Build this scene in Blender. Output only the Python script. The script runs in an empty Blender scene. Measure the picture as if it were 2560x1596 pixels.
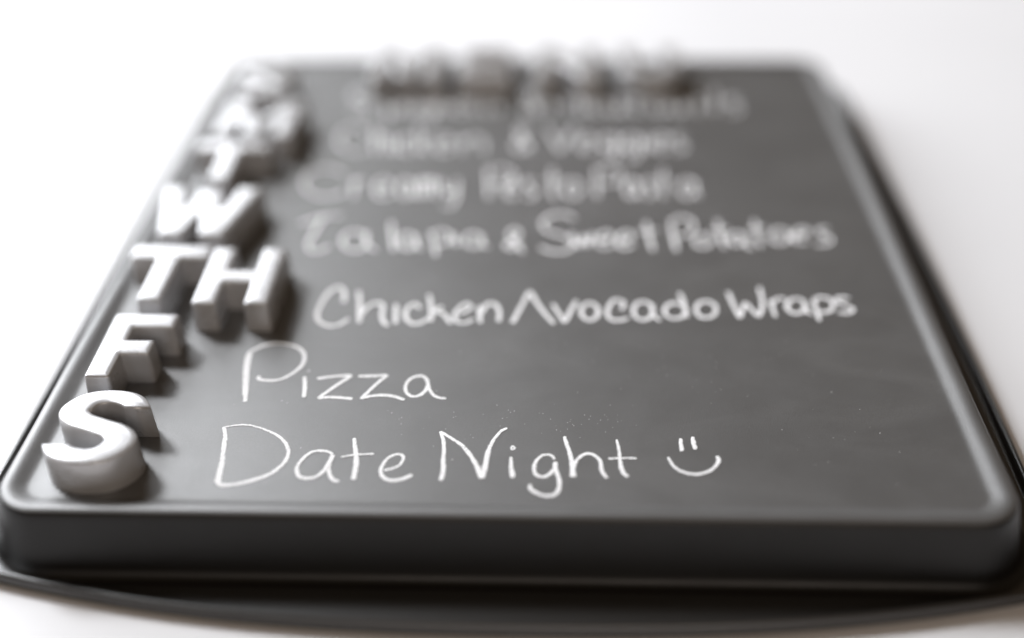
import bpy, math, random
from mathutils import Vector, Matrix, geometry

random.seed(7)
scene = bpy.context.scene
COL = scene.collection
MM = 0.001
R = math.radians

# ---------------------------------------------------------------- camera
CREST = 20.4                      # height of the tray's lip above the table, mm
cam_data = bpy.data.cameras.new('camera')
cam = bpy.data.objects.new('camera', cam_data)
COL.objects.link(cam)
cam_data.sensor_fit = 'HORIZONTAL'
cam_data.sensor_width = 36.0
cam_data.lens = 42.1875
cam_data.clip_start = 0.01
cam_data.clip_end = 50.0
YAW, PITCH, ROLL = 0.039019, 0.605901, -0.014147
rot = (Matrix.Rotation(YAW, 4, 'Z') @ Matrix.Rotation(math.pi / 2 - PITCH, 4, 'X')
       @ Matrix.Rotation(ROLL, 4, 'Z'))
cam.matrix_world = Matrix.Translation((0.014308, -0.223281, 0.215451 + CREST * MM)) @ rot
fwd = rot @ Vector((0, 0, -1))
focus_pt = Vector((-0.02, 0.037, (CREST - 1.7) * MM))
cam_data.dof.use_dof = True
cam_data.dof.focus_distance = (focus_pt - cam.matrix_world.translation).dot(fwd)
cam_data.dof.aperture_fstop = 1.95
scene.camera = cam

# ---------------------------------------------------------------- light
world = bpy.data.worlds.new('World')
scene.world = world
world.use_nodes = True
bg = world.node_tree.nodes['Background']
bg.inputs['Color'].default_value = (1.0, 0.72, 0.48, 1)
bg.inputs['Strength'].default_value = 0.13


def area(name, loc, target, sx, sy, power, color):
    d = bpy.data.lights.new(name, 'AREA')
    d.shape = 'RECTANGLE'
    d.size, d.size_y = sx, sy
    d.energy = power
    d.color = color
    o = bpy.data.objects.new(name, d)
    COL.objects.link(o)
    o.location = loc
    o.rotation_euler = (Vector(target) - Vector(loc)).to_track_quat('-Z', 'Y').to_euler()
    return o


# one window behind and to the left: its open bright part casts the shadows, the wide pane gives the sheen
area('window_light', (-1.30, 1.18, 1.50), (0, 0.12, 0), 0.38, 0.38, 54.0, (0.94, 0.965, 1.0))
area('window_pane_light', (-1.82, 1.74, 1.00), (0, 0.12, 0.05), 2.8, 1.6, 96.0, (0.93, 0.96, 1.0))
# unseen warm fill lamp added well behind the camera, brightens the front faces
area('room_fill_light', (0.25, -2.3, 1.25), (0, 0.1, 0), 1.4, 0.9, 14.0, (1.0, 0.88, 0.78))

scene.view_settings.view_transform = 'Standard'
scene.view_settings.look = 'None'
scene.view_settings.exposure = 0.0
scene.view_settings.gamma = 1.0


# ---------------------------------------------------------------- materials
def new_mat(name):
    m = bpy.data.materials.new(name)
    m.use_nodes = True
    nt = m.node_tree
    b = nt.nodes['Principled BSDF']
    return m, nt, b


def noise(nt, scale, detail=4.0, rough=0.55, dist=0.0, vec=None):
    n = nt.nodes.new('ShaderNodeTexNoise')
    n.inputs['Scale'].default_value = scale
    n.inputs['Detail'].default_value = detail
    n.inputs['Roughness'].default_value = rough
    n.inputs['Distortion'].default_value = dist
    if vec is not None:
        nt.links.new(vec, n.inputs['Vector'])
    return n


def ramp(nt, fac, stops):
    r = nt.nodes.new('ShaderNodeValToRGB')
    el = r.color_ramp.elements
    while len(el) < len(stops):
        el.new(0.5)
    for e, (p, c) in zip(el, stops):
        e.position = p
        e.color = (c[0], c[1], c[2], 1) if hasattr(c, '__len__') else (c, c, c, 1)
    nt.links.new(fac, r.inputs['Fac'])
    return r


def objcoord(nt):
    return nt.nodes.new('ShaderNodeTexCoord').outputs['Object']


def bump(nt, b, height, strength, dist):
    n = nt.nodes.new('ShaderNodeBump')
    n.inputs['Strength'].default_value = strength
    n.inputs['Distance'].default_value = dist
    nt.links.new(height, n.inputs['Height'])
    nt.links.new(n.outputs['Normal'], b.inputs['Normal'])
    return n


def mat_chalkboard(name, dusty_lit):
    m, nt, b = new_mat(name)
    co = objcoord(nt)
    rough = BOARD_ROUGH if dusty_lit else 0.40
    base = (0.064, 0.0635, 0.063) if dusty_lit else (0.0050, 0.0045, 0.0042)  # same paint: lighter with chalk and light, darker with the wall's shade
    b.inputs['Specular IOR Level'].default_value = 0.5 if dusty_lit else 0.42
    fine = noise(nt, 2400.0, 4.0, 0.65, vec=co)
    bump(nt, b, fine.outputs['Fac'], 0.5, 0.00013)
    if dusty_lit:
        # wiped chalk left in soft streaks, plus a scatter of single specks
        mp = nt.nodes.new('ShaderNodeMapping')
        mp.inputs['Scale'].default_value = (1.0, 2.2, 1.0)
        mp.inputs['Rotation'].default_value = (0, 0, 0.25)
        nt.links.new(co, mp.inputs['Vector'])
        sm = noise(nt, 18.0, 6.0, 0.62, 0.8, mp.outputs['Vector'])
        smr = ramp(nt, sm.outputs['Fac'], [(0.44, 0.0), (0.80, 0.06)])
        gr = noise(nt, 1500.0, 2.0, 0.5, vec=co)
        grr = ramp(nt, gr.outputs['Fac'], [(0.35, 0.35), (0.75, 1.5)])
        mul = nt.nodes.new('ShaderNodeMath'); mul.operation = 'MULTIPLY'
        nt.links.new(smr.outputs['Color'], mul.inputs[0])
        nt.links.new(grr.outputs['Color'], mul.inputs[1])
        vo = nt.nodes.new('ShaderNodeTexVoronoi')
        vo.inputs['Scale'].default_value = 260.0
        nt.links.new(co, vo.inputs['Vector'])
        sp = ramp(nt, vo.outputs['Distance'], [(0.045, 1.0), (0.075, 0.0)])
        pick = nt.nodes.new('ShaderNodeSeparateColor')
        nt.links.new(vo.outputs['Color'], pick.inputs['Color'])
        pr = ramp(nt, pick.outputs['Red'], [(0.93, 0.0), (0.99, 0.55)])
        spm = nt.nodes.new('ShaderNodeMath'); spm.operation = 'MULTIPLY'
        nt.links.new(sp.outputs['Color'], spm.inputs[0])
        nt.links.new(pr.outputs['Color'], spm.inputs[1])
        add = nt.nodes.new('ShaderNodeMath'); add.operation = 'ADD'; add.use_clamp = True
        nt.links.new(mul.outputs[0], add.inputs[0])
        nt.links.new(spm.outputs[0], add.inputs[1])
        mix = nt.nodes.new('ShaderNodeMix'); mix.data_type = 'RGBA'
        nt.links.new(add.outputs[0], mix.inputs['Factor'])
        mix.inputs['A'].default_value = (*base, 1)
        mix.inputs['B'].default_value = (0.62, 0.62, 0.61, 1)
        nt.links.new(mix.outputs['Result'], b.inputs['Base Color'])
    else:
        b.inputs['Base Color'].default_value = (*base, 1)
    if dusty_lit:
        b.inputs['IOR'].default_value = 2.0
    rn = noise(nt, 60.0, 4.0, 0.6, vec=co)
    rr = ramp(nt, rn.outputs['Fac'], [(0.3, rough - 0.03), (0.7, rough + 0.03)])
    nt.links.new(rr.outputs['Color'], b.inputs['Roughness'])
    return m


BOARD_ROUGH = 0.49
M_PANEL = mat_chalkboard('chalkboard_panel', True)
M_TRAY_SHADED = mat_chalkboard('chalkboard_paint_shaded', False)  # copy of the panel's paint, darkened to carry the wall's shade


def mat_rim():
    m, nt, b = new_mat('black_rim_paint')
    co = objcoord(nt)
    n = noise(nt, 1700.0, 4.0, 0.65, vec=co)
    b.inputs['Base Color'].default_value = (0.020, 0.019, 0.018, 1)
    b.inputs['Roughness'].default_value = 0.33
    b.inputs['IOR'].default_value = 1.75
    bump(nt, b, n.outputs['Fac'], 0.3, 0.0001)
    return m


M_RIM = mat_rim()


def mat_silver():
    m, nt, b = new_mat('silver_paint')
    co = objcoord(nt)
    n = noise(nt, 900.0, 4.0, 0.6, vec=co)
    big = noise(nt, 70.0, 4.0, 0.6, vec=co)
    c = ramp(nt, big.outputs['Fac'], [(0.3, (0.47, 0.47, 0.48)), (0.7, (0.53, 0.53, 0.54))])
    nt.links.new(c.outputs['Color'], b.inputs['Base Color'])
    b.inputs['Metallic'].default_value = 0.42
    b.inputs['Specular IOR Level'].default_value = 0.35
    rr = ramp(nt, big.outputs['Fac'], [(0.3, 0.24), (0.7, 0.33)])
    nt.links.new(rr.outputs['Color'], b.inputs['Roughness'])
    bump(nt, b, n.outputs['Fac'], 0.12, 0.00008)
    return m


M_SILVER = mat_silver()


def mat_chalk():
    m, nt, b = new_mat('white_chalk')
    co = objcoord(nt)
    n = noise(nt, 2400.0, 3.0, 0.65, vec=co)
    c = ramp(nt, n.outputs['Fac'], [(0.28, (0.60, 0.60, 0.61)), (0.45, (0.90, 0.90, 0.91))])
    nt.links.new(c.outputs['Color'], b.inputs['Base Color'])
    b.inputs['Roughness'].default_value = 0.95
    b.inputs['Specular IOR Level'].default_value = 0.15
    bump(nt, b, n.outputs['Fac'], 0.5, 0.0002)
    # the stick skips over the board's grain: small gaps where no chalk sits
    g = noise(nt, 1700.0, 4.0, 0.7, vec=co)
    gap = ramp(nt, g.outputs['Fac'], [(0.35, 1.0), (0.41, 0.0)])
    tr = nt.nodes.new('ShaderNodeBsdfTransparent')
    mx = nt.nodes.new('ShaderNodeMixShader')
    nt.links.new(gap.outputs['Color'], mx.inputs['Fac'])
    nt.links.new(b.outputs['BSDF'], mx.inputs[1])
    nt.links.new(tr.outputs['BSDF'], mx.inputs[2])
    nt.links.new(mx.outputs['Shader'], nt.nodes['Material Output'].inputs['Surface'])
    return m


M_CHALK = mat_chalk()


def mat_table():
    m, nt, b = new_mat('white_table')
    co = objcoord(nt)
    n = noise(nt, 7.0, 3.0, 0.5, vec=co)
    c = ramp(nt, n.outputs['Fac'], [(0.3, (0.72, 0.72, 0.735)), (0.7, (0.76, 0.76, 0.775))])
    nt.links.new(c.outputs['Color'], b.inputs['Base Color'])
    b.inputs['Roughness'].default_value = 0.6
    fn = noise(nt, 700.0, 3.0, 0.6, vec=co)
    bump(nt, b, fn.outputs['Fac'], 0.08, 0.0002)
    return m


M_TABLE = mat_table()


# ---------------------------------------------------------------- helpers
def mesh_obj(name, verts, faces, mat, parent=None, smooth=True):
    me = bpy.data.meshes.new(name)
    me.from_pydata([tuple(c * MM for c in v) for v in verts], [], faces)
    me.validate()
    me.materials.append(mat)
    if smooth:
        me.polygons.foreach_set('use_smooth', [True] * len(me.polygons))
    me.update()
    o = bpy.data.objects.new(name, me)
    COL.objects.link(o)
    if parent:
        o.parent = parent
    return o


def loft(rings, cap_first=False, cap_last=False):
    n = len(rings[0])
    verts = [p for r in rings for p in r]
    faces = []
    for k in range(len(rings) - 1):
        for i in range(n):
            j = (i + 1) % n
            faces.append((k * n + i, k * n + j, (k + 1) * n + j, (k + 1) * n + i))
    if cap_first:
        faces.append(tuple(reversed(range(n))))
    if cap_last:
        faces.append(tuple((len(rings) - 1) * n + i for i in range(n)))
    return verts, faces


# ---------------------------------------------------------------- table
table = mesh_obj('table_top', [(-1400, -700, 0), (1400, -700, 0), (1400, 2200, 0), (-1400, 2200, 0)],
                 [(0, 1, 2, 3)], M_TABLE, smooth=False)
table['kind'] = 'structure'

# ---------------------------------------------------------------- tray
HXL, HXR, LY = 130.3, 134.3, 296.8   # lip crest: x -130..134, y 0..297 (mm)
R0 = 11.0
NS, NC = 44, 12                    # points per straight side / per corner


def ring(o, z):
    """Rounded rectangle at offset o (mm) outside the lip crest, counter-clockwise from front left."""
    r = max(R0 + o, 1.2)
    x0, x1, y0, y1 = -HXL - o, HXR + o, -o, LY + o
    pts = []
    cs = [(x0 + r, y0 + r, 180), (x1 - r, y0 + r, 270), (x1 - r, y1 - r, 0), (x0 + r, y1 - r, 90)]
    for k in range(4):
        cx, cy, a0 = cs[k]
        for i in range(NC + 1):
            a = R(a0 + 90.0 * i / NC)
            pts.append((cx + r * math.cos(a), cy + r * math.sin(a), z))
        nx, ny, na = cs[(k + 1) % 4]
        ex, ey = pts[-1][0], pts[-1][1]
        sx, sy = nx + r * math.cos(R(na)), ny + r * math.sin(R(na))
        for i in range(1, NS):
            t = i / NS
            pts.append((ex + (sx - ex) * t, ey + (sy - ey) * t, z))
    return pts


XL, XR = -143.6, 148.6


def bow(x):
    return 22.2 - 14.2 * (abs(x - 6.0) / 133.0) ** 2.4


def outer(d=0.0, z=0.0):
    """Outline of the flange: bowed ends, nearly straight sides, matched point by point with ring()."""
    c = 9.0
    fx0, fx1 = XL + c, XR - c
    seg = []

    def bez(p, q, s):
        return [((1 - t) ** 2 * p[0] + 2 * t * (1 - t) * q[0] + t * t * s[0],
                 (1 - t) ** 2 * p[1] + 2 * t * (1 - t) * q[1] + t * t * s[1])
                for t in [i / NC for i in range(NC + 1)]]

    def side(x, t):
        return x + (2.4 if x > 0 else -0.8) * math.sin(math.pi * t)
    yf0, yf1 = -bow(fx0), -bow(fx1)
    yb0, yb1 = LY + bow(fx0), LY + bow(fx1)
    sy0, sy1 = -2.0, LY + 2.0
    seg += bez((XL, sy0), (XL, yf0 + 1.5), (fx0, yf0))
    seg += [(fx0 + (fx1 - fx0) * i / NS, -bow(fx0 + (fx1 - fx0) * i / NS)) for i in range(1, NS)]
    seg += bez((fx1, yf1), (XR, yf1 + 1.5), (XR, sy0))
    seg += [(side(XR, i / NS), sy0 + (sy1 - sy0) * i / NS) for i in range(1, NS)]
    seg += bez((XR, sy1), (XR, yb1 - 1.5), (fx1, yb1))
    seg += [(fx1 + (fx0 - fx1) * i / NS, LY + bow(fx1 + (fx0 - fx1) * i / NS)) for i in range(1, NS)]
    seg += bez((fx0, yb0), (XL, yb0 - 1.5), (XL, sy1))
    seg += [(side(XL, 1 - i / NS), sy1 + (sy0 - sy1) * i / NS) for i in range(1, NS)]
    n = len(seg)
    out = []
    for i in range(n):
        (ax, ay), (bx, by) = seg[i - 1], seg[(i + 1) % n]
        tx, ty = bx - ax, by - ay
        l = math.hypot(tx, ty)
        out.append((seg[i][0] + d * ty / l, seg[i][1] - d * tx / l, z))
    return out


tray = bpy.data.objects.new('chalkboard_tray', None)
tray.empty_display_size = 0.05
COL.objects.link(tray)
tray['label'] = 'black chalkboard tray lying face up on white table, with chalked menu'
tray['category'] = 'chalkboard'

FLAT = CREST - 1.7
prof = [(-8.0, -1.7), (-6.4, -1.7), (-5.8, -1.66), (-5.2, -1.52), (-4.5, -1.24), (-3.8, -0.92), (-3.1, -0.60), (-2.4, -0.31), (-1.8, -0.13), (-1.25, -0.03),
        (-0.7, 0.0), (-0.1, -0.04), (0.45, -0.20), (0.95, -0.50), (1.35, -0.95), (1.65, -1.6), (1.9, -2.5), (2.3, -4.4),
        (3.5, -9.6), (4.7, -15.0), (5.1, -16.6), (5.6, -17.9), (6.5, -18.75), (7.6, -19.0), (8.6, -19.0)]
rings = [ring(o, CREST + z) for o, z in prof]
v, f = loft(rings)
wall = mesh_obj('side_wall', v, [q[::-1] for q in f], M_TRAY_SHADED, tray)
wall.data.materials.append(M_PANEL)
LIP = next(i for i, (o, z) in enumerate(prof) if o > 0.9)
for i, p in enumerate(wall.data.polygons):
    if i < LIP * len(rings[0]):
        p.material_index = 1          # lip takes the lighter panel copy; the wall's shade is in its colour
n0 = len(rings[0])
pv = ring(-8.0, FLAT)
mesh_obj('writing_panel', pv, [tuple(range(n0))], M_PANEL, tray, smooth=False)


def lerp_ring(a, b, t, z):
    return [(p[0] + (q[0] - p[0]) * t, p[1] + (q[1] - p[1]) * t, z) for p, q in zip(a, b)]


ri = ring(8.6, 0)
ro = outer(-2.4)
zf = CREST - 19.0
fl = [lerp_ring(ri, ro, t, zf + 0.3 * t) for t in (0.0, 0.25, 0.5, 0.75, 1.0)]
# the inner ring must never lie outside the outer one on the narrow sides
v, f = loft(fl)
mesh_obj('flange', v, [q[::-1] for q in f], M_RIM, tray)
# rolled edge bead round the flange
bead = [(-2.9, 0.22), (-2.3, 0.38), (-1.8, 0.8), (-1.45, 1.5), (-1.15, 2.2), (-0.7, 2.7), (-0.15, 2.85), (0.35, 2.6), (0.68, 2.0),
        (0.8, 1.0), (0.8, 0.0), (0.7, -0.7), (0.4, -1.15), (0.0, -1.3), (-0.5, -1.2), (-0.8, -0.6), (-0.9, 0.1)]
v, f = loft([outer(d, zf + z) for d, z in bead])
n = len(fl[0])
mesh_obj('rolled_rim', v, [q[::-1] for q in f], M_RIM, tray)


# ---------------------------------------------------------------- letters
def round_poly(pts, r=0.9, d=0.0, seg=4):
    out = []
    n = len(pts)
    for i in range(n):
        p0, p, p1 = Vector(pts[i - 1]), Vector(pts[i]), Vector(pts[(i + 1) % n])
        a, b = (p0 - p), (p1 - p)
        la, lb = a.length, b.length
        a, b = a / la, b / lb
        ang = a.angle(b)
        if ang > R(165):
            out.append((p.x, p.y))
            continue
        convex = (p - p0).cross(p1 - p) > 0
        rr = max(r + d, 0.12) if convex else max(r * 0.6 - d, 0.12)
        k = min(rr / math.tan(ang / 2), 0.42 * la, 0.42 * lb)
        s, e = p + a * k, p + b * k
        for j in range(seg + 1):
            t = j / seg
            q = s * (1 - t) ** 2 + p * 2 * t * (1 - t) + e * t * t
            out.append((q.x, q.y))
    return out


def offset_poly(pts, d):
    n = len(pts)
    out = []
    for i in range(n):
        p0, p, p1 = Vector(pts[i - 1]), Vector(pts[i]), Vector(pts[(i + 1) % n])
        a, b = (p - p0).normalized(), (p1 - p).normalized()
        na, nb = Vector((a.y, -a.x)), Vector((b.y, -b.x))
        m = (na + nb)
        if m.length < 1e-4:
            m = na
        m.normalize()
        k = 1.0 / max(m.dot(na), 0.5)
        out.append((p.x + m.x * d * k, p.y + m.y * d * k))
    return out


def area2(pts):
    return sum(pts[i - 1][0] * pts[i][1] - pts[i][0] * pts[i - 1][1] for i in range(len(pts)))


TH = 10.6          # letter thickness, mm


def letter(name, poly, x, y, rz=0.0, rounded=True, bev=1.35, th=TH):
    if callable(poly):
        grow = poly
        if area2(grow(0)) < 0:
            grow = lambda d: poly(d)[::-1]
    else:
        if area2(poly) < 0:
            poly = poly[::-1]
        grow = lambda d: round_poly(offset_poly(poly, d), 0.95, d)
    lv = [(0.0, 0.50), (0.4, 0.56), (3.0, 0.44), (6.0, 0.27), (th - 1.3, 0.10), (th - 0.85, 0.03), (th - 0.62, -0.04),
          (th - 0.42, -0.15), (th - 0.30, -0.30), (th - 0.23, -0.48), (th - 0.12, -0.9), (th - 0.04, -1.2), (th, -1.5)]
    rings_ = []
    for z, d in lv:
        q = grow(d)
        rings_.append([(a, b, z) for a, b in q])
    verts, faces = loft(rings_)
    n = len(rings_[0])
    top = [Vector((a, b, 0)) for a, b, _ in rings_[-1]]
    base = (len(rings_) - 1) * n
    for t in geometry.tessellate_polygon([top]):
        tri = [base + i for i in t]
        a, b_, c = (verts[i] for i in tri)
        if (b_[0] - a[0]) * (c[1] - a[1]) - (c[0] - a[0]) * (b_[1] - a[1]) < 0:
            tri.reverse()
        faces.append(tuple(tri))
    o = mesh_obj(name, verts, faces, M_SILVER)
    o.location = (x * MM, (y + 1.0) * MM, (FLAT + 0.03) * MM)
    o.rotation_euler = (0, 0, R(rz))
    return o


def bar_F(w=19.5, h=31.5, s=7.2):
    a = 7.0
    return [(0, 0), (s, 0), (s, 11.0), (15.6, 11.0), (15.6, 17.8), (s, 17.8), (s, h - a), (w, h - a), (w, h), (0, h)]


def bar_E(w=22.0, h=31.5, s=7.2):
    a = 6.6
    return [(0, 0), (w, 0), (w, a), (s, a), (s, 12.7), (w - 2, 12.7), (w - 2, 18.9), (s, 18.9), (s, h - a), (w - .5, h - a),
            (w - .5, h), (0, h)]


def bar_T(w=26.0, h=32.5, s=7.4):
    a = 7.6
    l, r = (w - s) / 2, (w + s) / 2
    return [(l, 0), (r, 0), (r, h - a), (w, h - a), (w, h), (0, h), (0, h - a), (l, h - a)]


def bar_H(w=23.8, h=33.0, s=7.4):
    a, b = 12.2, 19.4
    return [(0, 0), (s, 0), (s, a), (w - s, a), (w - s, 0), (w, 0), (w, h), (w - s, h), (w - s, b), (s, b), (s, h), (0, h)]


def bar_W(w=36.0, h=33.5, s=8.2):
    # outer arms lean outwards, middle apex reaches the top
    m = w / 2
    return [(7.0, 0), (15.0, 0), (m, 15.5), (w - 15.0, 0), (w - 7.0, 0), (w, h), (w - 8.4, h), (w - 11.2, 15.5),
            (m + 4.0, h - 2), (m - 4.0, h - 2), (11.2, 15.5), (8.4, h), (0, h)]


def bar_M(w=31.0, h=32.5, s=7.2):
    m = w / 2
    return [(0, 0), (s, 0), (s, 18.5), (m - 3.2, 0.6), (m + 3.2, 0.6), (w - s, 18.5), (w - s, 0), (w, 0), (w, h), (w - 8.0, h),
            (m, 12.6), (8.0, h), (0, h)]


def bar_N(w=27.0, h=32.0, s=7.0):
    return [(0, 0), (s, 0), (s, 19.5), (w - s - 0.8, 0), (w, 0), (w, h), (w - s, h), (w - s, 12.5), (s + 0.8, h), (0, h)]


def bar_U(w=26.0, h=32.0, s=7.2):
    ri_, ro_ = w / 2 - s, w / 2
    pts = [(0, h)]
    pts += [(w / 2 + ro_ * math.cos(a), ro_ + ro_ * math.sin(a)) for a in [math.pi + math.pi * i / 20 for i in range(21)]]
    pts += [(w, h), (w - s, h)]
    pts += [(w / 2 + ri_ * math.cos(a), ro_ + ri_ * math.sin(a)) for a in [2 * math.pi - math.pi * i / 16 for i in range(17)]]
    pts += [(s, h)]
    return pts[::-1]


def catmull(P, k=8):
    P = [Vector(p) for p in P]
    Q = [P[0] * 2 - P[1]] + P + [P[-1] * 2 - P[-2]]
    out = []
    for i in range(1, len(Q) - 2):
        a, b, c, d = Q[i - 1], Q[i], Q[i + 1], Q[i + 2]
        for j in range(k):
            t = j / k
            out.append(0.5 * ((2 * b) + (c - a) * t + (2 * a - 5 * b + 4 * c - d) * t * t + (3 * b - a - 3 * c + d) * t ** 3))
    out.append(P[-1])
    return out


def bar_S(w=24.8, h=31.0, s=6.9):
    """Returns a function d -> outline of the S grown by d, its two ends cut level."""
    hs = s / 2
    up = [(w - 2.0, h - 13.5), (w - 2.9, h - 8.6), (w - 6.4, h - 4.4), (w / 2 - 0.1, h - 2.85), (w / 2 - 5.4, h - 4.5),
          (hs + 0.85, h - 9.2), (hs + 3.4, h - 13.0), (w / 2, h / 2)]
    sp = up + [(w - x, h - y) for x, y in reversed(up[:-1])]
    C = catmull(sp, 7)
    n = len(C)
    cut = 7.6

    def clip(side, d):
        # keep the run between the first point above the upper cut and the last below the lower cut
        yu, yl = h - cut - d, cut + d
        a = next(i for i in range(n) if side[i].y > yu)
        b = next(i for i in range(n - 1, 0, -1) if side[i].y < yl)
        t = (yu - side[a - 1].y) / (side[a].y - side[a - 1].y)
        p = side[a - 1].lerp(side[a], t)
        t = (yl - side[b + 1].y) / (side[b].y - side[b + 1].y)
        q = side[b + 1].lerp(side[b], t)
        return p, [side[i] for i in range(a, b + 1)], q

    def even(p, run, q, m):
        P = [p] + run + [q]
        L = [0.0]
        for a, b in zip(P, P[1:]):
            L.append(L[-1] + (b - a).length)
        out, k = [], 0
        for i in range(m + 1):
            x = L[-1] * i / m
            while k < len(L) - 2 and L[k + 1] < x:
                k += 1
            out.append(P[k].lerp(P[k + 1], (x - L[k]) / max(L[k + 1] - L[k], 1e-6)))
        return out

    def make(d):
        A, B = [], []
        for i in range(n):
            t = (C[min(i + 1, n - 1)] - C[max(i - 1, 0)]).normalized()
            nn = Vector((-t.y, t.x))
            u = i / (n - 1)
            k = 2.85 + 1.55 * abs(t.y) ** 1.5 * min(1.0, min(u, 1 - u) / 0.25) ** 1.5 + d
            A.append(C[i] + nn * k)
            B.append(C[i] - nn * k)
        a = even(*clip(A, d), 70)
        b = even(*clip(B, d), 70)
        pts = a + b[::-1]
        return [(p.x, p.y) for p in pts]
    return make


DAY = 'silver day letters down the left edge'
MENU = 'silver title letters along the far edge'


def put(name, poly, x, y, rz, label, group, **kw):
    o = letter(name, poly, x, y, rz, **kw)
    o['label'] = label
    o['category'] = 'letter'
    o['group'] = group
    return o


put('letter_s', bar_S(), -120.2, 6.6, 0, 'silver letter S in the near corner beside the words Date Night', DAY)
put('letter_f', bar_F(), -118.6, 43.6, 0, 'silver letter F on the left edge beside the word Pizza', DAY)
put('letter_t', bar_T(), -124.2, 83.0, 0, 'silver letter T of the TH pair, pressed against the left edge', DAY)
put('letter_h', bar_H(), -97.2, 81.2, 0, 'silver letter H standing right beside a T', DAY)
put('letter_w', bar_W(), -126.2, 123.2, -1.0, 'silver letter W between the two Ts on the left edge', DAY)
put('letter_t', bar_T(28.0, 32.0), -121.8, 161.6, 0, 'silver letter T just below the M, blurred, on the left edge', DAY)
put('letter_m', bar_M(), -119.0, 199.0, -1.0, 'silver letter M in the left column, second from the far corner', DAY)
put('letter_s', bar_S(22.5, 30.5), -119.5, 238.2, 0, 'strongly blurred silver letter S in the far left corner', DAY)
put('letter_m', bar_M(30.0, 31.5), -64.0, 256.0, 0, 'silver letter M that begins the word MENU at the far edge', MENU)
put('letter_e', bar_E(), -26.0, 256.0, 0, 'silver letter E in the word MENU at the far edge', MENU)
put('letter_n', bar_N(), 7.4, 256.0, 0, 'silver letter N in the word MENU at the far edge', MENU)
put('letter_u', bar_U(), 43.6, 256.3, 0, 'silver letter U that ends the word MENU at the far edge', MENU)

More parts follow.
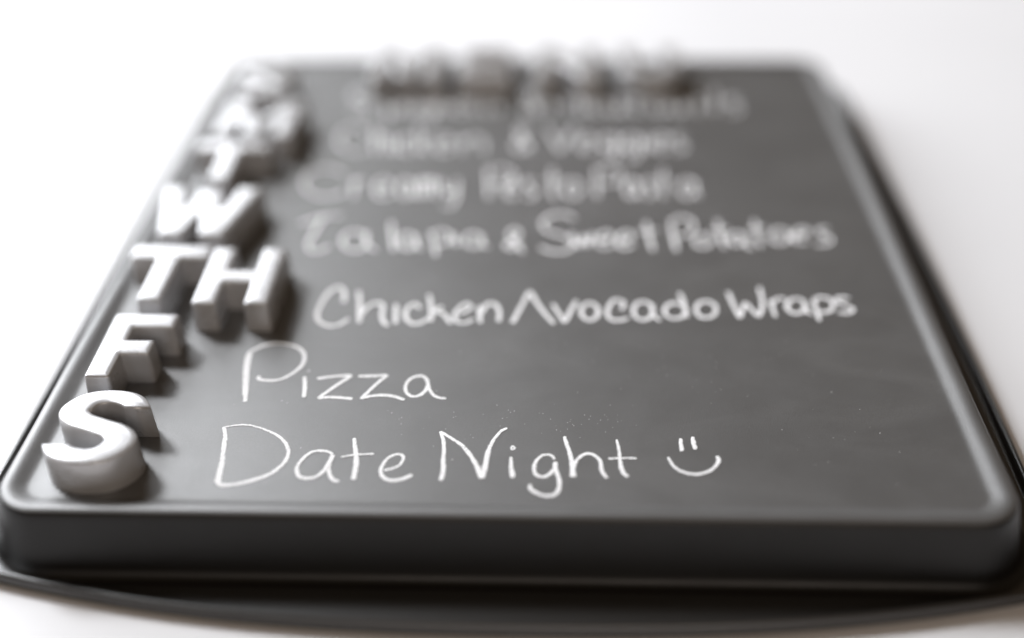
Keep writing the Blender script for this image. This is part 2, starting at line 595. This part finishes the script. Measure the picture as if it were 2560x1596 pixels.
# ---------------------------------------------------------------- chalk writing: (word, [(start width, end width, points)]) in mm
CHALK = [
    ('Date', [
        (0.95, 1.3, [(-77.66,35.28),(-76.43,31.62),(-75.83,27.56),(-74.71,19.69),(-74.1,12.11)]),
        (0.5, 1.1, [(-77.61,35.05),(-74.79,35.89),(-72.14,36.21),(-69.01,35.66),(-65.04,33.88),(-61.61,31.65),(-58.99,28.75),(-57.44,25.22),(-57.38,21.72),(-58.54,18.69),(-60.83,15.69),(-64.63,13.32),(-68.57,11.79),(-72.12,11.19),(-74.16,12.02)]),
        (0.75, 1, [(-44.98,24.12),(-46.61,25.19),(-48.99,25.46),(-51.2,24.67),(-53.04,21.8),(-53.8,18.78),(-53.43,16.24),(-52.05,14.59),(-50.01,14.29),(-47.86,15.08),(-46.28,17.64),(-45.38,21.07),(-44.89,23.9)]),
        (1, 0.8, [(-44.92,23.69),(-45.39,20.21),(-45.07,17.24),(-43.96,14.73),(-42.78,13.51),(-41.65,13.53)]),
        (0.9, 1.2, [(-40.13,31.11),(-39.31,27.31),(-38.53,23.8),(-37.99,19.92),(-37.95,16.52),(-37.89,14.01)]),
        (0.5, 0.6, [(-42.62,22.94),(-39.97,23.69),(-37.12,24.13),(-33.66,24.41)]),
        (0.7, 1, [(-30.27,17.92),(-28.06,18.6),(-26.22,20.13),(-25.49,22.72),(-26.08,24.24),(-27.56,24.43),(-29.44,23.09),(-30.81,20.04),(-31.02,17.49),(-30.25,15.4),(-28.69,14.18),(-26.69,14.01),(-24.23,14.88),(-22.39,16.3)]),
    ]),
    ('Night', [
        (0.8, 1.15, [(-16.29,34.25),(-15.1,30.41),(-14.64,26.41),(-14.54,22.05),(-14.18,18.64),(-14.53,14.02)]),
        (0.8, 1.3, [(-16.29,34.25),(-13.91,32.24),(-10.46,29.15),(-9.22,27.61),(-7.27,24.35),(-5.3,20.07),(-3.61,15.13)]),
        (1.4, 0.7, [(-3.61,15.13),(-2.99,19.69),(-2.54,25.31),(-1.71,29.3),(-0.38,32.7),(1.01,35.01),(2.46,35.95)]),
        (0.7, 1.3, [(3.82,23.89),(4.07,19.82),(4.62,15.62)]),
        (0.55, 0.55, [(4.62,28.06),(4.44,28.24),(4.21,28.29),(4,28.2),(3.84,28),(3.76,27.71),(3.79,27.41),(3.92,27.15),(4.12,27),(4.34,26.97),(4.55,27.09),(4.7,27.31),(4.75,27.6),(4.7,27.9),(4.56,28.14)]),
        (0.7, 1, [(15.7,23.02),(15.26,24.31),(13.82,24.94),(12.23,24.48),(10.68,22.07),(10.21,19.08),(10.76,16.98),(12.47,15.97),(14.15,16.83),(15.56,18.96)]),
        (1.05, 0.9, [(15.9,22.17),(15.99,19.18),(16.84,15.84),(16.98,12.54),(16.42,10.09),(14.76,8.85),(12.54,9.01),(10.3,10.38),(9.21,11.91),(9.36,13.01)]),
        (0.75, 1.5, [(18.48,32.8),(18.9,30.11),(19.89,25.7),(20.42,21.82),(20.7,16.12)]),
        (0.8, 0.9, [(20.68,18.84),(21.57,22.27),(23.05,24.67),(24.79,25.57),(26.51,24.95),(28.03,22.81),(28.36,19.4),(28.99,17.1),(29.8,15.87)]),
        (0.6, 0.95, [(32.97,31.7),(33.37,27.26),(33.47,22.91),(33.75,19.5),(34.51,17.41),(35.45,16.59)]),
        (0.6, 0.6, [(30.21,23.63),(32.8,23.85),(35.67,23.98),(38.1,23.85)]),
    ]),
    ('smiley face', [
        (0.85, 1, [(50.56,32.45),(50.54,29.77),(50.55,27.12)]),
        (0.85, 0.95, [(53.99,33.19),(54.03,30.5),(54.3,27.84)]),
        (0.7, 0.95, [(46.59,24.44),(47.5,21.45),(49.04,19.35),(51.19,18.13),(53.41,17.75),(56.01,18.43),(58.14,19.94),(59.64,22.09),(60.12,23.81),(59.9,25.19)]),
    ]),
    ('Pizza', [
        (0.8, 1, [(-77.28,70.1),(-77.02,65.51),(-76.22,60.23),(-75.16,54.07),(-74.11,46.6)]),
        (1, 0.9, [(-74.87,49.55),(-76.27,56.61),(-77.52,62.84),(-78.06,67.64),(-77.62,70.92),(-74.81,74),(-71.8,75.43),(-68.51,75.48),(-65.02,74.42),(-62.38,72.52),(-60.71,69.54),(-60.31,66.3),(-61.03,63.1),(-63.02,59.92),(-65.43,57.55),(-68.13,56.74),(-71.02,56.95),(-72.44,57.7),(-72.45,58.99)]),
        (0.95, 1.05, [(-58.82,58.69),(-57.82,53.84),(-57.24,48.85)]),
        (0.7, 0.6, [(-58.18,61.77),(-57.79,61.57)]),
        (0.95, 1, [(-54.88,57.87),(-50.47,58.98),(-45.48,59.57),(-45.51,58.64),(-48.05,55.52),(-52.67,49.17),(-52.3,48.83),(-48.63,49.09),(-42.97,48.49)]),
        (1, 1, [(-42.74,59.2),(-38.48,59.37),(-34.73,59.74),(-34.78,58.81),(-36.76,55.7),(-40.13,49.23),(-39.64,49.04),(-37.28,49.92),(-33.6,50.22),(-30.43,49.53),(-27.81,48.1)]),
        (0.95, 0.95, [(-21.87,57.47),(-22.98,59.25),(-24.6,59.75),(-26.71,58.68),(-28.02,56.1),(-27.99,52.81),(-26.5,50.34),(-24.6,49.97),(-22.88,51.39),(-21.84,53.66),(-21.62,56.45)]),
        (0.95, 0.95, [(-22.07,57.98),(-21.04,53.42),(-19.39,50.46),(-17.44,49.25),(-15.74,49.13)]),
    ]),
    ('Chicken', [
        (1.15, 1.15, [(-52.94,98.79),(-53.46,103.68),(-54.97,107.22),(-56.94,107.19),(-59.08,103.25),(-60.3,96.28),(-60.48,91.53),(-59.06,87.55),(-55.86,85.3),(-52.57,86),(-50.03,89.34)]),
        (1.15, 1.15, [(-48.96,105.16),(-47.48,97.14),(-46.3,87.08)]),
        (1.15, 1.15, [(-46.46,91.06),(-44.5,96.5),(-41.65,98.46),(-39.88,96.56),(-39.61,91.15),(-38.38,87.19),(-36.87,85.57)]),
        (1.15, 1.15, [(-35.76,97.65),(-34.76,86.91)]),
        (1.15, 1.15, [(-27.83,95.36),(-29.21,97.74),(-31.07,97.03),(-32.22,93.27),(-31.42,89.27),(-28.89,86.67),(-26,88.02),(-24.1,90.04)]),
        (1.15, 1.15, [(-25.46,103.35),(-24.25,96.09),(-23.55,88.06)]),
        (1.15, 1.15, [(-23.63,93.39),(-20.64,96.69)]),
        (1.15, 1.15, [(-22.7,93.74),(-19.93,92.43),(-17.26,87.16)]),
        (1.15, 1.15, [(-15.39,92.83),(-12.79,93.88),(-11.42,96.61),(-13.06,98.3),(-15.19,95.54),(-16.43,91.48),(-15.05,87.85),(-12.39,87.56),(-10.25,89.57)]),
        (1.15, 1.15, [(-8.76,96.99),(-7.88,87.63)]),
        (1.15, 1.15, [(-7.97,92.94),(-6.13,98.26),(-3.82,98.29),(-2.13,94.37),(-2.08,88.37)]),
    ]),
    ('Avocado', [
        (1.15, 1.15, [(2.26,87.77),(4.68,96.49),(7.37,105.91)]),
        (1.15, 1.15, [(7.57,105.56),(11.18,95.91),(15.4,87.3)]),
        (1.15, 1.15, [(14.99,98.35),(17.66,91.29),(18.96,88.67),(20.71,94.68),(22.68,100.52)]),
        (1.15, 1.15, [(29,97.6),(28.02,98.94),(26.79,99.32),(25.56,98.68),(24.61,97.15),(24.12,95.06),(24.2,92.86),(24.82,91),(25.86,89.87),(27.08,89.68),(28.26,90.48),(29.14,92.11),(29.54,94.23),(29.38,96.41),(28.67,98.2)]),
        (1.15, 1.15, [(37.11,95.59),(37.85,99.35),(36.39,101.05),(34.44,100.33),(32.55,95.52),(32.95,90.84),(35.52,89.43),(38.96,90.8)]),
        (1.15, 1.15, [(46.51,98.45),(45.45,99.9),(44.06,100.32),(42.64,99.62),(41.5,97.95),(40.86,95.68),(40.87,93.3),(41.51,91.29),(42.64,90.06),(44.03,89.86),(45.39,90.73),(46.45,92.49),(46.99,94.79),(46.89,97.16),(46.16,99.1)]),
        (1.15, 1.15, [(47.01,99.13),(47,93.04),(49.02,89.62)]),
        (1.15, 1.15, [(56.99,98.02),(55.84,99.22),(54.32,99.57),(52.77,98.98),(51.51,97.59),(50.81,95.7),(50.81,93.71),(51.5,92.04),(52.73,91.02),(54.26,90.86),(55.76,91.58),(56.93,93.06),(57.53,94.98),(57.42,96.95),(56.62,98.56)]),
        (1.15, 1.15, [(56.33,105.5),(57.33,99.27),(57.6,91.52)]),
        (1.15, 1.15, [(66.86,99.19),(65.81,100.49),(64.39,100.87),(62.9,100.24),(61.66,98.74),(60.93,96.7),(60.87,94.55),(61.47,92.74),(62.6,91.64),(64.03,91.46),(65.47,92.24),(66.63,93.83),(67.26,95.91),(67.22,98.04),(66.52,99.78)]),
    ]),
    ('Wraps', [
        (1.15, 1.15, [(72.26,106.42),(73.2,98.12),(74.26,91.43)]),
        (1.15, 1.15, [(74.26,91.43),(77.07,100.23)]),
        (1.15, 1.15, [(77.07,100.23),(78.63,96.16),(80.35,92.18)]),
        (1.15, 1.15, [(80.35,92.18),(82.49,98.93),(82.9,109.4)]),
        (1.15, 1.15, [(85.48,101.72),(85.44,96.26),(85.67,92.25)]),
        (1.15, 1.15, [(85.56,99.66),(87.93,102.79),(90.34,102.34)]),
        (1.15, 1.15, [(95.88,101.3),(94.99,102.46),(93.7,102.79),(92.3,102.23),(91.09,100.89),(90.32,99.07),(90.14,97.15),(90.6,95.53),(91.58,94.55),(92.89,94.39),(94.25,95.09),(95.4,96.51),(96.08,98.36),(96.16,100.27),(95.61,101.82)]),
        (1.15, 1.15, [(95.87,101.17),(96.09,95.73),(97.42,93.61)]),
        (1.15, 1.15, [(99.24,101.9),(99.18,95.11),(99.12,90.14)]),
        (1.15, 1.15, [(99.24,101.9),(101.84,103.67),(104.64,102.32),(105.01,98.56),(103,95.5),(99.93,95.12)]),
        (1.15, 1.15, [(110.93,103.31),(108.12,103.55),(106.5,101.66),(108.65,99.43),(110.84,97.15),(109.23,94.71),(105.89,94.87)]),
    ]),
    ('Talapia', [
        (1.1, 1.1, [(-76.22,149),(-72.43,152.02),(-67.25,154.84),(-62.07,155.06)]),
        (1.1, 1.1, [(-68.46,154.22),(-69.87,144.45),(-70.95,134.63)]),
        (1.1, 1.1, [(-70.95,134.63),(-69.23,130.67),(-66.27,130.31),(-63.04,133.52)]),
        (1.1, 1.1, [(-52,141.46),(-53.86,143.24),(-55.94,143.76),(-57.78,142.9),(-58.98,140.86),(-59.3,138.07),(-58.68,135.13),(-57.26,132.67),(-55.35,131.16),(-53.33,130.92),(-51.62,131.98),(-50.56,134.14),(-50.38,136.96),(-51.12,139.87),(-52.65,142.26)]),
        (1.1, 1.1, [(-51.21,143.41),(-50.33,135.67),(-46.43,130.55)]),
        (1.1, 1.1, [(-43.3,150.21),(-41.99,140.63),(-40.28,131.02)]),
        (1.1, 1.1, [(-34.34,140.76),(-35.53,142.23),(-36.87,142.66),(-38.06,141.96),(-38.85,140.28),(-39.07,137.98),(-38.68,135.57),(-37.78,133.53),(-36.56,132.28),(-35.25,132.07),(-34.14,132.95),(-33.44,134.73),(-33.31,137.05),(-33.78,139.45),(-34.76,141.42)]),
        (1.1, 1.1, [(-33.62,141.14),(-32.33,134.28),(-30.45,131.92)]),
        (1.1, 1.1, [(-28.54,143.25),(-26.66,135.95),(-25.34,127.68)]),
        (1.1, 1.1, [(-28.19,141.61),(-25.28,144.78),(-21.73,142.51),(-21.72,136.81),(-25.33,135)]),
        (1.1, 1.1, [(-19.56,141.71),(-18.85,134.44)]),
        (1.1, 1.1, [(-11.04,141.28),(-12.16,142.61),(-13.47,143.01),(-14.69,142.37),(-15.56,140.84),(-15.9,138.75),(-15.64,136.55),(-14.84,134.69),(-13.68,133.56),(-12.39,133.37),(-11.23,134.17),(-10.45,135.79),(-10.2,137.91),(-10.55,140.1),(-11.42,141.88)]),
        (1.1, 1.1, [(-10.32,141.81),(-9.57,135.35),(-7.41,133.62)]),
    ]),
    ('&', [
        (1.1, 1.1, [(4.65,130.38),(1.14,137.88),(-0.77,142.74),(1.24,146.07),(3.1,142.62),(0.31,137.71),(-1.66,134.8),(0.47,132.69),(3.88,136.71)]),
    ]),
    ('Sweet', [
        (1.1, 1.1, [(22.69,153.48),(19.29,156.88),(14.55,156.23),(11.16,150.8),(12.9,144.96),(17.95,141.73),(22.08,137.32),(19.97,131.74),(15.05,130.74),(10.51,133.6)]),
        (1.1, 1.1, [(21.31,143.41),(22.91,137.33),(24.33,134.95),(25.89,141.41),(27.01,134.98),(29.07,143.49)]),
        (1.1, 1.1, [(30.81,138.23),(34.57,139.08),(35.52,142.34),(33.5,144.37),(30.88,140.65),(30.74,135.82),(32.73,133.46),(36.11,135.88)]),
        (1.1, 1.1, [(38.07,138.31),(41.63,139.16),(42.63,142.42),(40.64,144.45),(37.96,140.73),(37.76,135.9),(39.72,133.55),(43.13,135.97)]),
        (1.1, 1.1, [(48.17,151.21),(48.79,140.86),(49.47,132.09)]),
        (1.1, 0.9, [(45.04,144.5),(52.46,145.82)]),
    ]),
    ('Potatoes', [
        (1.1, 1.1, [(57.11,151.73),(57.17,141.77),(57.64,132.19)]),
        (1.1, 1.1, [(57.11,151.73),(60.78,155),(64.39,152.48),(64.71,146.78),(61.82,142.64),(58.01,141.78)]),
        (1.1, 1.1, [(69.67,141.21),(68.76,142.36),(67.52,142.7),(66.22,142.14),(65.14,140.83),(64.51,139.03),(64.45,137.13),(64.97,135.53),(65.96,134.55),(67.21,134.39),(68.47,135.08),(69.48,136.48),(70.03,138.31),(69.99,140.2),(69.38,141.73)]),
        (1.1, 1.1, [(73.74,152.75),(73.91,142.77),(74.15,133.96)]),
        (1.1, 1.1, [(70.69,145.86),(76.92,147.25)]),
        (1.1, 1.1, [(81.45,142.98),(80.68,144.13),(79.6,144.47),(78.43,143.92),(77.44,142.59),(76.81,140.78),(76.7,138.87),(77.1,137.26),(77.94,136.27),(79.04,136.11),(80.18,136.8),(81.11,138.21),(81.66,140.06),(81.7,141.95),(81.21,143.5)]),
        (1.1, 1.1, [(81.9,143.52),(82.49,135.24),(84.38,134.08)]),
        (1.1, 1.1, [(86.89,152.9),(86.8,142.92),(86.94,134.9)]),
        (1.1, 1.1, [(84.2,146.84),(90.46,148.23)]),
        (1.1, 1.1, [(97.37,145.49),(96.49,146.88),(95.2,147.28),(93.77,146.62),(92.53,145.03),(91.72,142.85),(91.51,140.56),(91.94,138.63),(92.92,137.45),(94.23,137.25),(95.62,138.08),(96.8,139.77),(97.52,141.98),(97.63,144.25),(97.1,146.11)]),
        (1.1, 1.1, [(99.55,142.25),(103.9,143.52),(104.5,147.06),(102.02,147.2),(99.14,142.25),(99.72,138.23),(103.42,138.27)]),
        (1.1, 1.1, [(112.5,147.48),(109.1,147.11),(109.26,143.34),(112.09,140.78),(110.15,136.91),(106.02,136.71)]),
    ]),
    ('Creamy', [
        (1, 1, [(-65.63,186.92),(-68.83,190.29),(-72.59,191.87),(-76.2,191.36),(-79.01,188.86),(-80.5,184.85),(-80.43,180.08),(-78.86,175.4),(-76.08,171.62),(-72.59,169.35),(-68.98,168.94),(-65.83,170.47),(-63.69,173.69)]),
        (1, 1, [(-61.5,182.57),(-59.47,168.96)]),
        (1, 1, [(-60.45,176.82),(-59.59,182.13),(-57.03,181.45)]),
        (1, 1, [(-52.26,175.76),(-47.1,177.18),(-48.4,182.23),(-50.97,182.67),(-52.4,176.9),(-50.85,170.16),(-47.92,169.08),(-45.77,171.77)]),
        (1, 1, [(-39.37,180.3),(-40.71,182.38),(-42.11,182.61),(-43.15,180.92),(-43.54,177.81),(-43.17,174.19),(-42.17,171.09),(-40.82,169.35),(-39.49,169.44),(-38.54,171.33),(-38.25,174.52),(-38.7,178.14),(-39.78,181.15)]),
        (1, 1, [(-38.9,181.62),(-37.97,173.64),(-36.17,169.64)]),
        (1, 1, [(-36.1,182.81),(-34.81,169.21)]),
        (1, 1, [(-35.53,178.2),(-34.8,182.82),(-33.3,180.52),(-32.09,169.23)]),
        (1, 1, [(-32.77,178.23),(-31.88,182.85),(-30.39,180.54),(-29.12,169.26)]),
        (1, 1, [(-28.1,182.88),(-26.65,174.88),(-24.02,171.98),(-21.49,176.06)]),
        (1, 1, [(-21.72,182.94),(-21.03,169.34),(-22.48,161.91),(-26.13,163.17)]),
    ]),
    ('Pesto', [
        (1, 1, [(-10.46,192),(-9,169.05)]),
        (1, 1, [(-10.43,191.27),(-4.98,192.54),(-0.36,187.73),(-2.03,180.6),(-9.49,179.36)]),
        (1, 1, [(-2.96,175.94),(0.77,177.36),(0.12,182.5),(-1.68,182.95),(-3,177.09),(-2.26,170.25),(-0.23,169.14),(1.43,171.87)]),
        (1, 1, [(8.05,181.86),(5.59,183.02),(4.56,180.19),(6.25,176.49),(8.18,173.3),(6.92,169.21),(4.52,170.09)]),
        (1, 1, [(14.59,191.49),(14.66,171.54),(16.12,169.3)]),
        (1, 1, [(11.63,183.07),(17.98,183.61)]),
        (1, 1, [(24.5,180.68),(23.22,182.79),(21.64,183.02),(20.21,181.3),(19.36,178.14),(19.3,174.47),(20.05,171.32),(21.39,169.56),(22.94,169.65),(24.28,171.58),(25.04,174.82),(25,178.48),(24.15,181.54)]),
    ]),
    ('Pasta', [
        (1, 1, [(31.54,192.38),(31.28,169.86)]),
        (1, 1, [(31.52,191.66),(36.73,192.9),(40.74,188.18),(38.67,181.19),(31.56,179.97)]),
        (1, 1, [(46.17,181.09),(45.32,183.17),(44.17,183.4),(43.05,181.72),(42.29,178.62),(42.1,175.01),(42.51,171.92),(43.42,170.18),(44.56,170.27),(45.63,172.16),(46.32,175.34),(46.44,178.94),(45.94,181.94)]),
        (1, 1, [(46.75,182.41),(46.43,174.46),(47.4,170.46)]),
        (1, 1, [(52.87,182.47),(51.12,183.61),(50.15,180.84),(51.13,177.2),(52.32,174.07),(51.07,170.06),(49.34,170.92)]),
        (1, 1, [(57.19,191.88),(55.78,172.32),(56.81,170.12)]),
        (1, 1, [(54.17,183.64),(59.37,184.15)]),
        (1, 1, [(67.75,181.29),(66.66,183.37),(65.14,183.59),(63.62,181.91),(62.54,178.81),(62.2,175.2),(62.7,172.12),(63.86,170.39),(65.38,170.48),(66.84,172.37),(67.83,175.54),(68.06,179.14),(67.47,182.14)]),
        (1, 1, [(68.55,182.62),(67.96,174.66),(69.17,170.68)]),
    ]),
    ('Chicken', [
        (1, 1, [(-61.17,223.26),(-63.69,226.56),(-66.6,228.12),(-69.38,227.64),(-71.5,225.21),(-72.6,221.29),(-72.49,216.61),(-71.21,212.02),(-69.02,208.29),(-66.29,206.04),(-63.5,205.63),(-61.09,207.12),(-59.48,210.28)]),
        (1, 1, [(-58.82,228.26),(-55.99,205.62)]),
        (1, 1, [(-56.84,213.35),(-55.55,219.01),(-53.17,216.75),(-51.56,205.65)]),
        (1, 1, [(-49.83,217.91),(-48.46,205.68)]),
        (1, 1, [(-50.48,223.64),(-50.44,224.11)]),
        (1, 1, [(-43.1,216.66),(-44.03,218.36),(-45.03,219.07),(-45.94,218.67),(-46.6,217.21),(-46.91,214.97),(-46.82,212.31),(-46.34,209.67),(-45.57,207.49),(-44.62,206.1),(-43.65,205.73),(-42.81,206.42),(-42.24,208.07)]),
        (1, 1, [(-40.81,228.38),(-38.66,205.76)]),
        (1, 1, [(-35.71,219.15),(-38.95,211.92),(-33.94,205.79)]),
        (1, 1, [(-31.76,212.42),(-26.83,213.8),(-27.88,218.75),(-30.28,219.19),(-31.85,213.54),(-30.64,206.91),(-27.91,205.84),(-25.78,208.48)]),
        (1, 1, [(-22.11,219.25),(-21.25,205.9)]),
        (1, 1, [(-21.53,213.61),(-18.3,219.28),(-13.82,217.04),(-12.72,205.96)]),
    ]),
    ('&', [
        (1, 1, [(5.92,207.73),(1.75,220.1),(0.42,225.41),(1.94,228.67),(3.46,224.79),(-0.08,214.85),(-0.32,209.71),(2.44,207.7),(5.77,215.93)]),
    ]),
    ('Veggies', [
        (1, 1, [(12.03,229.6),(17.48,207.82)]),
        (1, 1, [(17.48,207.82),(23.61,229.68)]),
        (1, 1, [(25.43,214.26),(30.47,215.59),(29.91,220.37),(27.55,220.79),(25.45,215.33),(26.01,208.94),(28.63,207.91),(31.01,210.46)]),
        (1, 1, [(39.75,218.69),(38.52,220.53),(36.96,220.73),(35.5,219.24),(34.58,216.49),(34.45,213.28),(35.13,210.53),(36.43,208.99),(37.98,209.07),(39.35,210.75),(40.17,213.58),(40.2,216.78),(39.41,219.44)]),
        (1, 1, [(40.57,219.79),(40.33,208),(38.05,200.92),(34.09,201.71)]),
        (1, 1, [(48.7,218.76),(47.5,220.59),(45.94,220.8),(44.47,219.3),(43.51,216.55),(43.33,213.35),(43.97,210.6),(45.24,209.06),(46.78,209.14),(48.18,210.82),(49.04,213.65),(49.12,216.85),(48.38,219.51)]),
        (1, 1, [(49.53,219.85),(49.12,208.07),(46.73,200.99),(42.79,201.78)]),
        (1, 1, [(53.25,219.88),(52.52,208.09)]),
        (1, 1, [(53.59,225.4),(53.71,225.84)]),
        (1, 1, [(55.73,214.49),(60.26,215.81),(60.02,220.59),(57.95,221.01),(55.8,215.56),(55.96,209.17),(58.23,208.14),(60.46,210.69)]),
        (1, 1, [(67.97,219.99),(65.2,221.06),(63.72,218.43),(65.33,214.99),(67.27,212.01),(65.39,208.2),(62.66,209.01)]),
    ]),
    ('Spaghetti', [
        (1, 1, [(-65.8,261.72),(-69.54,265.22),(-72.79,261.68),(-71.06,255.91),(-66.36,251.84),(-64.28,246.48),(-66.93,242.49),(-71.37,245.11)]),
        (1, 1, [(-56.94,255.53),(-54.4,234.98)]),
        (1, 1, [(-56.05,249.2),(-55.27,245.78),(-53.96,243.35),(-52.48,242.58),(-51.24,243.67),(-50.58,246.32),(-50.7,249.82),(-51.57,253.18),(-52.95,255.45),(-54.45,255.94),(-55.63,254.52),(-56.16,251.6),(-55.88,248.04)]),
        (1, 1, [(-44.99,253.61),(-46.2,255.66),(-47.45,255.9),(-48.37,254.23),(-48.7,251.17),(-48.36,247.6),(-47.44,244.54),(-46.22,242.81),(-45.03,242.9),(-44.19,244.76),(-43.95,247.91),(-44.37,251.48),(-45.36,254.45)]),
        (1, 1, [(-44.58,254.91),(-43.69,247.04),(-42.05,243.08)]),
        (1, 1, [(-37.63,253.81),(-38.81,255.73),(-40.05,255.94),(-41,254.39),(-41.39,251.54),(-41.1,248.2),(-40.24,245.33),(-39.05,243.72),(-37.85,243.8),(-36.99,245.55),(-36.69,248.49),(-37.05,251.82),(-37.98,254.59)]),
        (1, 1, [(-37.13,254.95),(-35.89,242.67),(-36.82,235.31),(-40,236.15)]),
        (1, 1, [(-35.47,265.38),(-33.62,242.69)]),
        (1, 1, [(-34.14,250.44),(-32.75,256.11),(-30.62,253.85),(-29.51,242.71)]),
        (1, 1, [(-27.4,249.36),(-23.03,250.73),(-23.95,255.7),(-26.07,256.15),(-27.47,250.48),(-26.42,243.83),(-23.99,242.75),(-22.11,245.39)]),
        (1, 1, [(-20.14,264.28),(-19.04,244.97),(-17.97,242.78)]),
        (1, 1, [(-21.6,256.17),(-17.55,256.65)]),
        (1, 1, [(-14.48,264.31),(-13.54,245),(-12.5,242.81)]),
        (1, 1, [(-16,256.2),(-11.95,256.68)]),
        (1, 1, [(-9.05,255.1),(-8.55,242.84)]),
        (1, 1, [(-9.28,260.84),(-9.19,261.3)]),
    ]),
    ('&', [
        (1, 1, [(8.79,242.94),(4.46,255.17),(3.1,260.42),(4.72,263.62),(6.31,259.8),(2.49,250),(2.19,244.91),(5.11,242.92),(8.69,251.06)]),
    ]),
    ('Meatballs', [
        (1, 1, [(14.19,242.97),(15.12,266.11)]),
        (1, 1, [(15.12,266.11),(20.25,248.75),(25.74,266.16)]),
        (1, 1, [(25.74,266.16),(27.08,243.05)]),
        (1, 1, [(30.62,249.97),(35.38,251.39),(34.9,256.57),(32.69,257.03),(30.64,251.13),(31.11,244.21),(33.57,243.09),(35.83,245.84)]),
        (1, 1, [(42.96,254.55),(41.93,256.68),(40.57,256.92),(39.29,255.2),(38.45,252.02),(38.29,248.31),(38.84,245.12),(39.94,243.34),(41.28,243.42),(42.5,245.36),(43.25,248.63),(43.32,252.33),(42.68,255.42)]),
        (1, 1, [(43.62,255.9),(43.41,247.73),(44.63,243.61)]),
        (1, 1, [(50.46,265.54),(49.39,245.46),(50.51,243.19)]),
        (1, 1, [(47.47,257.11),(52.89,257.61)]),
        (1, 1, [(58.5,266.8),(57.85,254.8),(57.12,243.69)]),
        (1, 1, [(57.54,250.12),(57.68,246.57),(58.54,244.06),(59.86,243.25),(61.28,244.38),(62.41,247.13),(62.94,250.76),(62.7,254.25),(61.75,256.6),(60.36,257.11),(58.93,255.64),(57.88,252.61),(57.5,248.91)]),
        (1, 1, [(69.94,254.69),(69.07,256.83),(67.8,257.07),(66.52,255.34),(65.58,252.17),(65.27,248.46),(65.64,245.28),(66.59,243.49),(67.86,243.58),(69.09,245.52),(69.95,248.78),(70.18,252.48),(69.72,255.56)]),
        (1, 1, [(70.62,256.04),(70.05,247.88),(71.02,243.77)]),
        (1, 1, [(77.88,266.9),(75.67,243.8)]),
        (1, 1, [(85.11,266.93),(82.64,243.84)]),
        (1, 1, [(94.72,256.17),(91.67,257.34),(89.91,254.5),(91.59,250.77),(93.65,247.55),(91.4,243.44),(88.38,244.33)]),
    ]),
]
LINES = {'&': ('ampersand', 'chalk ampersand'), 'smiley face': ('chalk_smiley', 'chalk smiley face with two dashes for eyes')}


def ribbon(pts, w0, w1, verts, faces, zz):
    P = catmull(pts, 10) if len(pts) > 2 else [Vector(pts[0]).lerp(Vector(pts[1]), i / 12) for i in range(13)]
    # even resample
    d = [0.0]
    for a, b in zip(P, P[1:]):
        d.append(d[-1] + (b - a).length)
    total = d[-1]
    step = 0.30
    m = max(4, int(total / step))
    Q = []
    k = 0
    for i in range(m + 1):
        s = total * i / m
        while k < len(d) - 2 and d[k + 1] < s:
            k += 1
        t = (s - d[k]) / max(d[k + 1] - d[k], 1e-6)
        Q.append(P[k].lerp(P[k + 1], t))
    n = len(Q)
    base = len(verts)
    drift = random.uniform(-0.06, 0.06)
    for i in range(n):
        t = (Q[min(i + 1, n - 1)] - Q[max(i - 1, 0)])
        t = t.normalized() if t.length > 0 else Vector((1, 0))
        nn = Vector((-t.y, t.x))
        u = i / (n - 1)
        drift += random.uniform(-0.05, 0.05)
        drift *= 0.9
        h = 0.58 * (w0 + (w1 - w0) * u) * (1 + drift)
        e = min(i, n - 1 - i) * total / m
        if e < 0.35:
            h *= 0.55 + 0.45 * e / 0.35
        a = Q[i] + nn * (h + random.gauss(0, 0.07))
        b = Q[i] - nn * (h + random.gauss(0, 0.07))
        verts += [(a.x, a.y, zz + 0.01), (Q[i].x, Q[i].y, zz + 0.05 + random.uniform(-.01, .01)), (b.x, b.y, zz + 0.01)]
    for i in range(n - 1):
        q = base + 3 * i
        faces += [(q, q + 3, q + 4, q + 1), (q + 1, q + 4, q + 5, q + 2)]


for word, strokes in CHALK:
    verts, faces = [], []
    for k, (w0, w1, pts) in enumerate(strokes):
        ribbon(pts, w0, w1, verts, faces, FLAT + 0.02 + 0.035 * (k % 3))
    nm, lab = LINES.get(word, ('chalk_word', 'word %s handwritten in white chalk' % word))
    o = mesh_obj('chalk_ampersand' if word == '&' else nm, verts, faces, M_CHALK, tray, smooth=False)
    o['label'] = lab

# a scatter of loose chalk crumbs, thickest where the words were wiped and rewritten
verts, faces = [], []
for cx, cy, sx, sy, n in ((22, 41, 9, 4, 34), (-12, 36, 14, 6, 26), (60, 62, 22, 9, 26), (20, 78, 40, 10, 26), (95, 30, 14, 14, 16), (0, 55, 90, 50, 50)):
    for _ in range(n):
        x, y = random.gauss(cx, sx), random.gauss(cy, sy)
        if not (-85 < x < 122 and 9 < y < 280):
            continue
        r = random.uniform(0.06, 0.16) * (1.7 if random.random() < 0.08 else 1.0)
        a0, b = random.uniform(0, 6.3), len(verts)
        for i in range(5):
            a = a0 + i * 2 * math.pi / 5
            rr = r * random.uniform(0.7, 1.2)
            verts.append((x + rr * math.cos(a), y + rr * math.sin(a), FLAT + 0.01))
        verts.append((x, y, FLAT + 0.01 + r * 0.7))
        faces += [(b + i, b + (i + 1) % 5, b + 5) for i in range(5)]
dust = mesh_obj('chalk_dust', verts, faces, M_CHALK, tray, smooth=False)
dust['kind'] = 'stuff'
dust['label'] = 'loose white chalk crumbs scattered on the board'
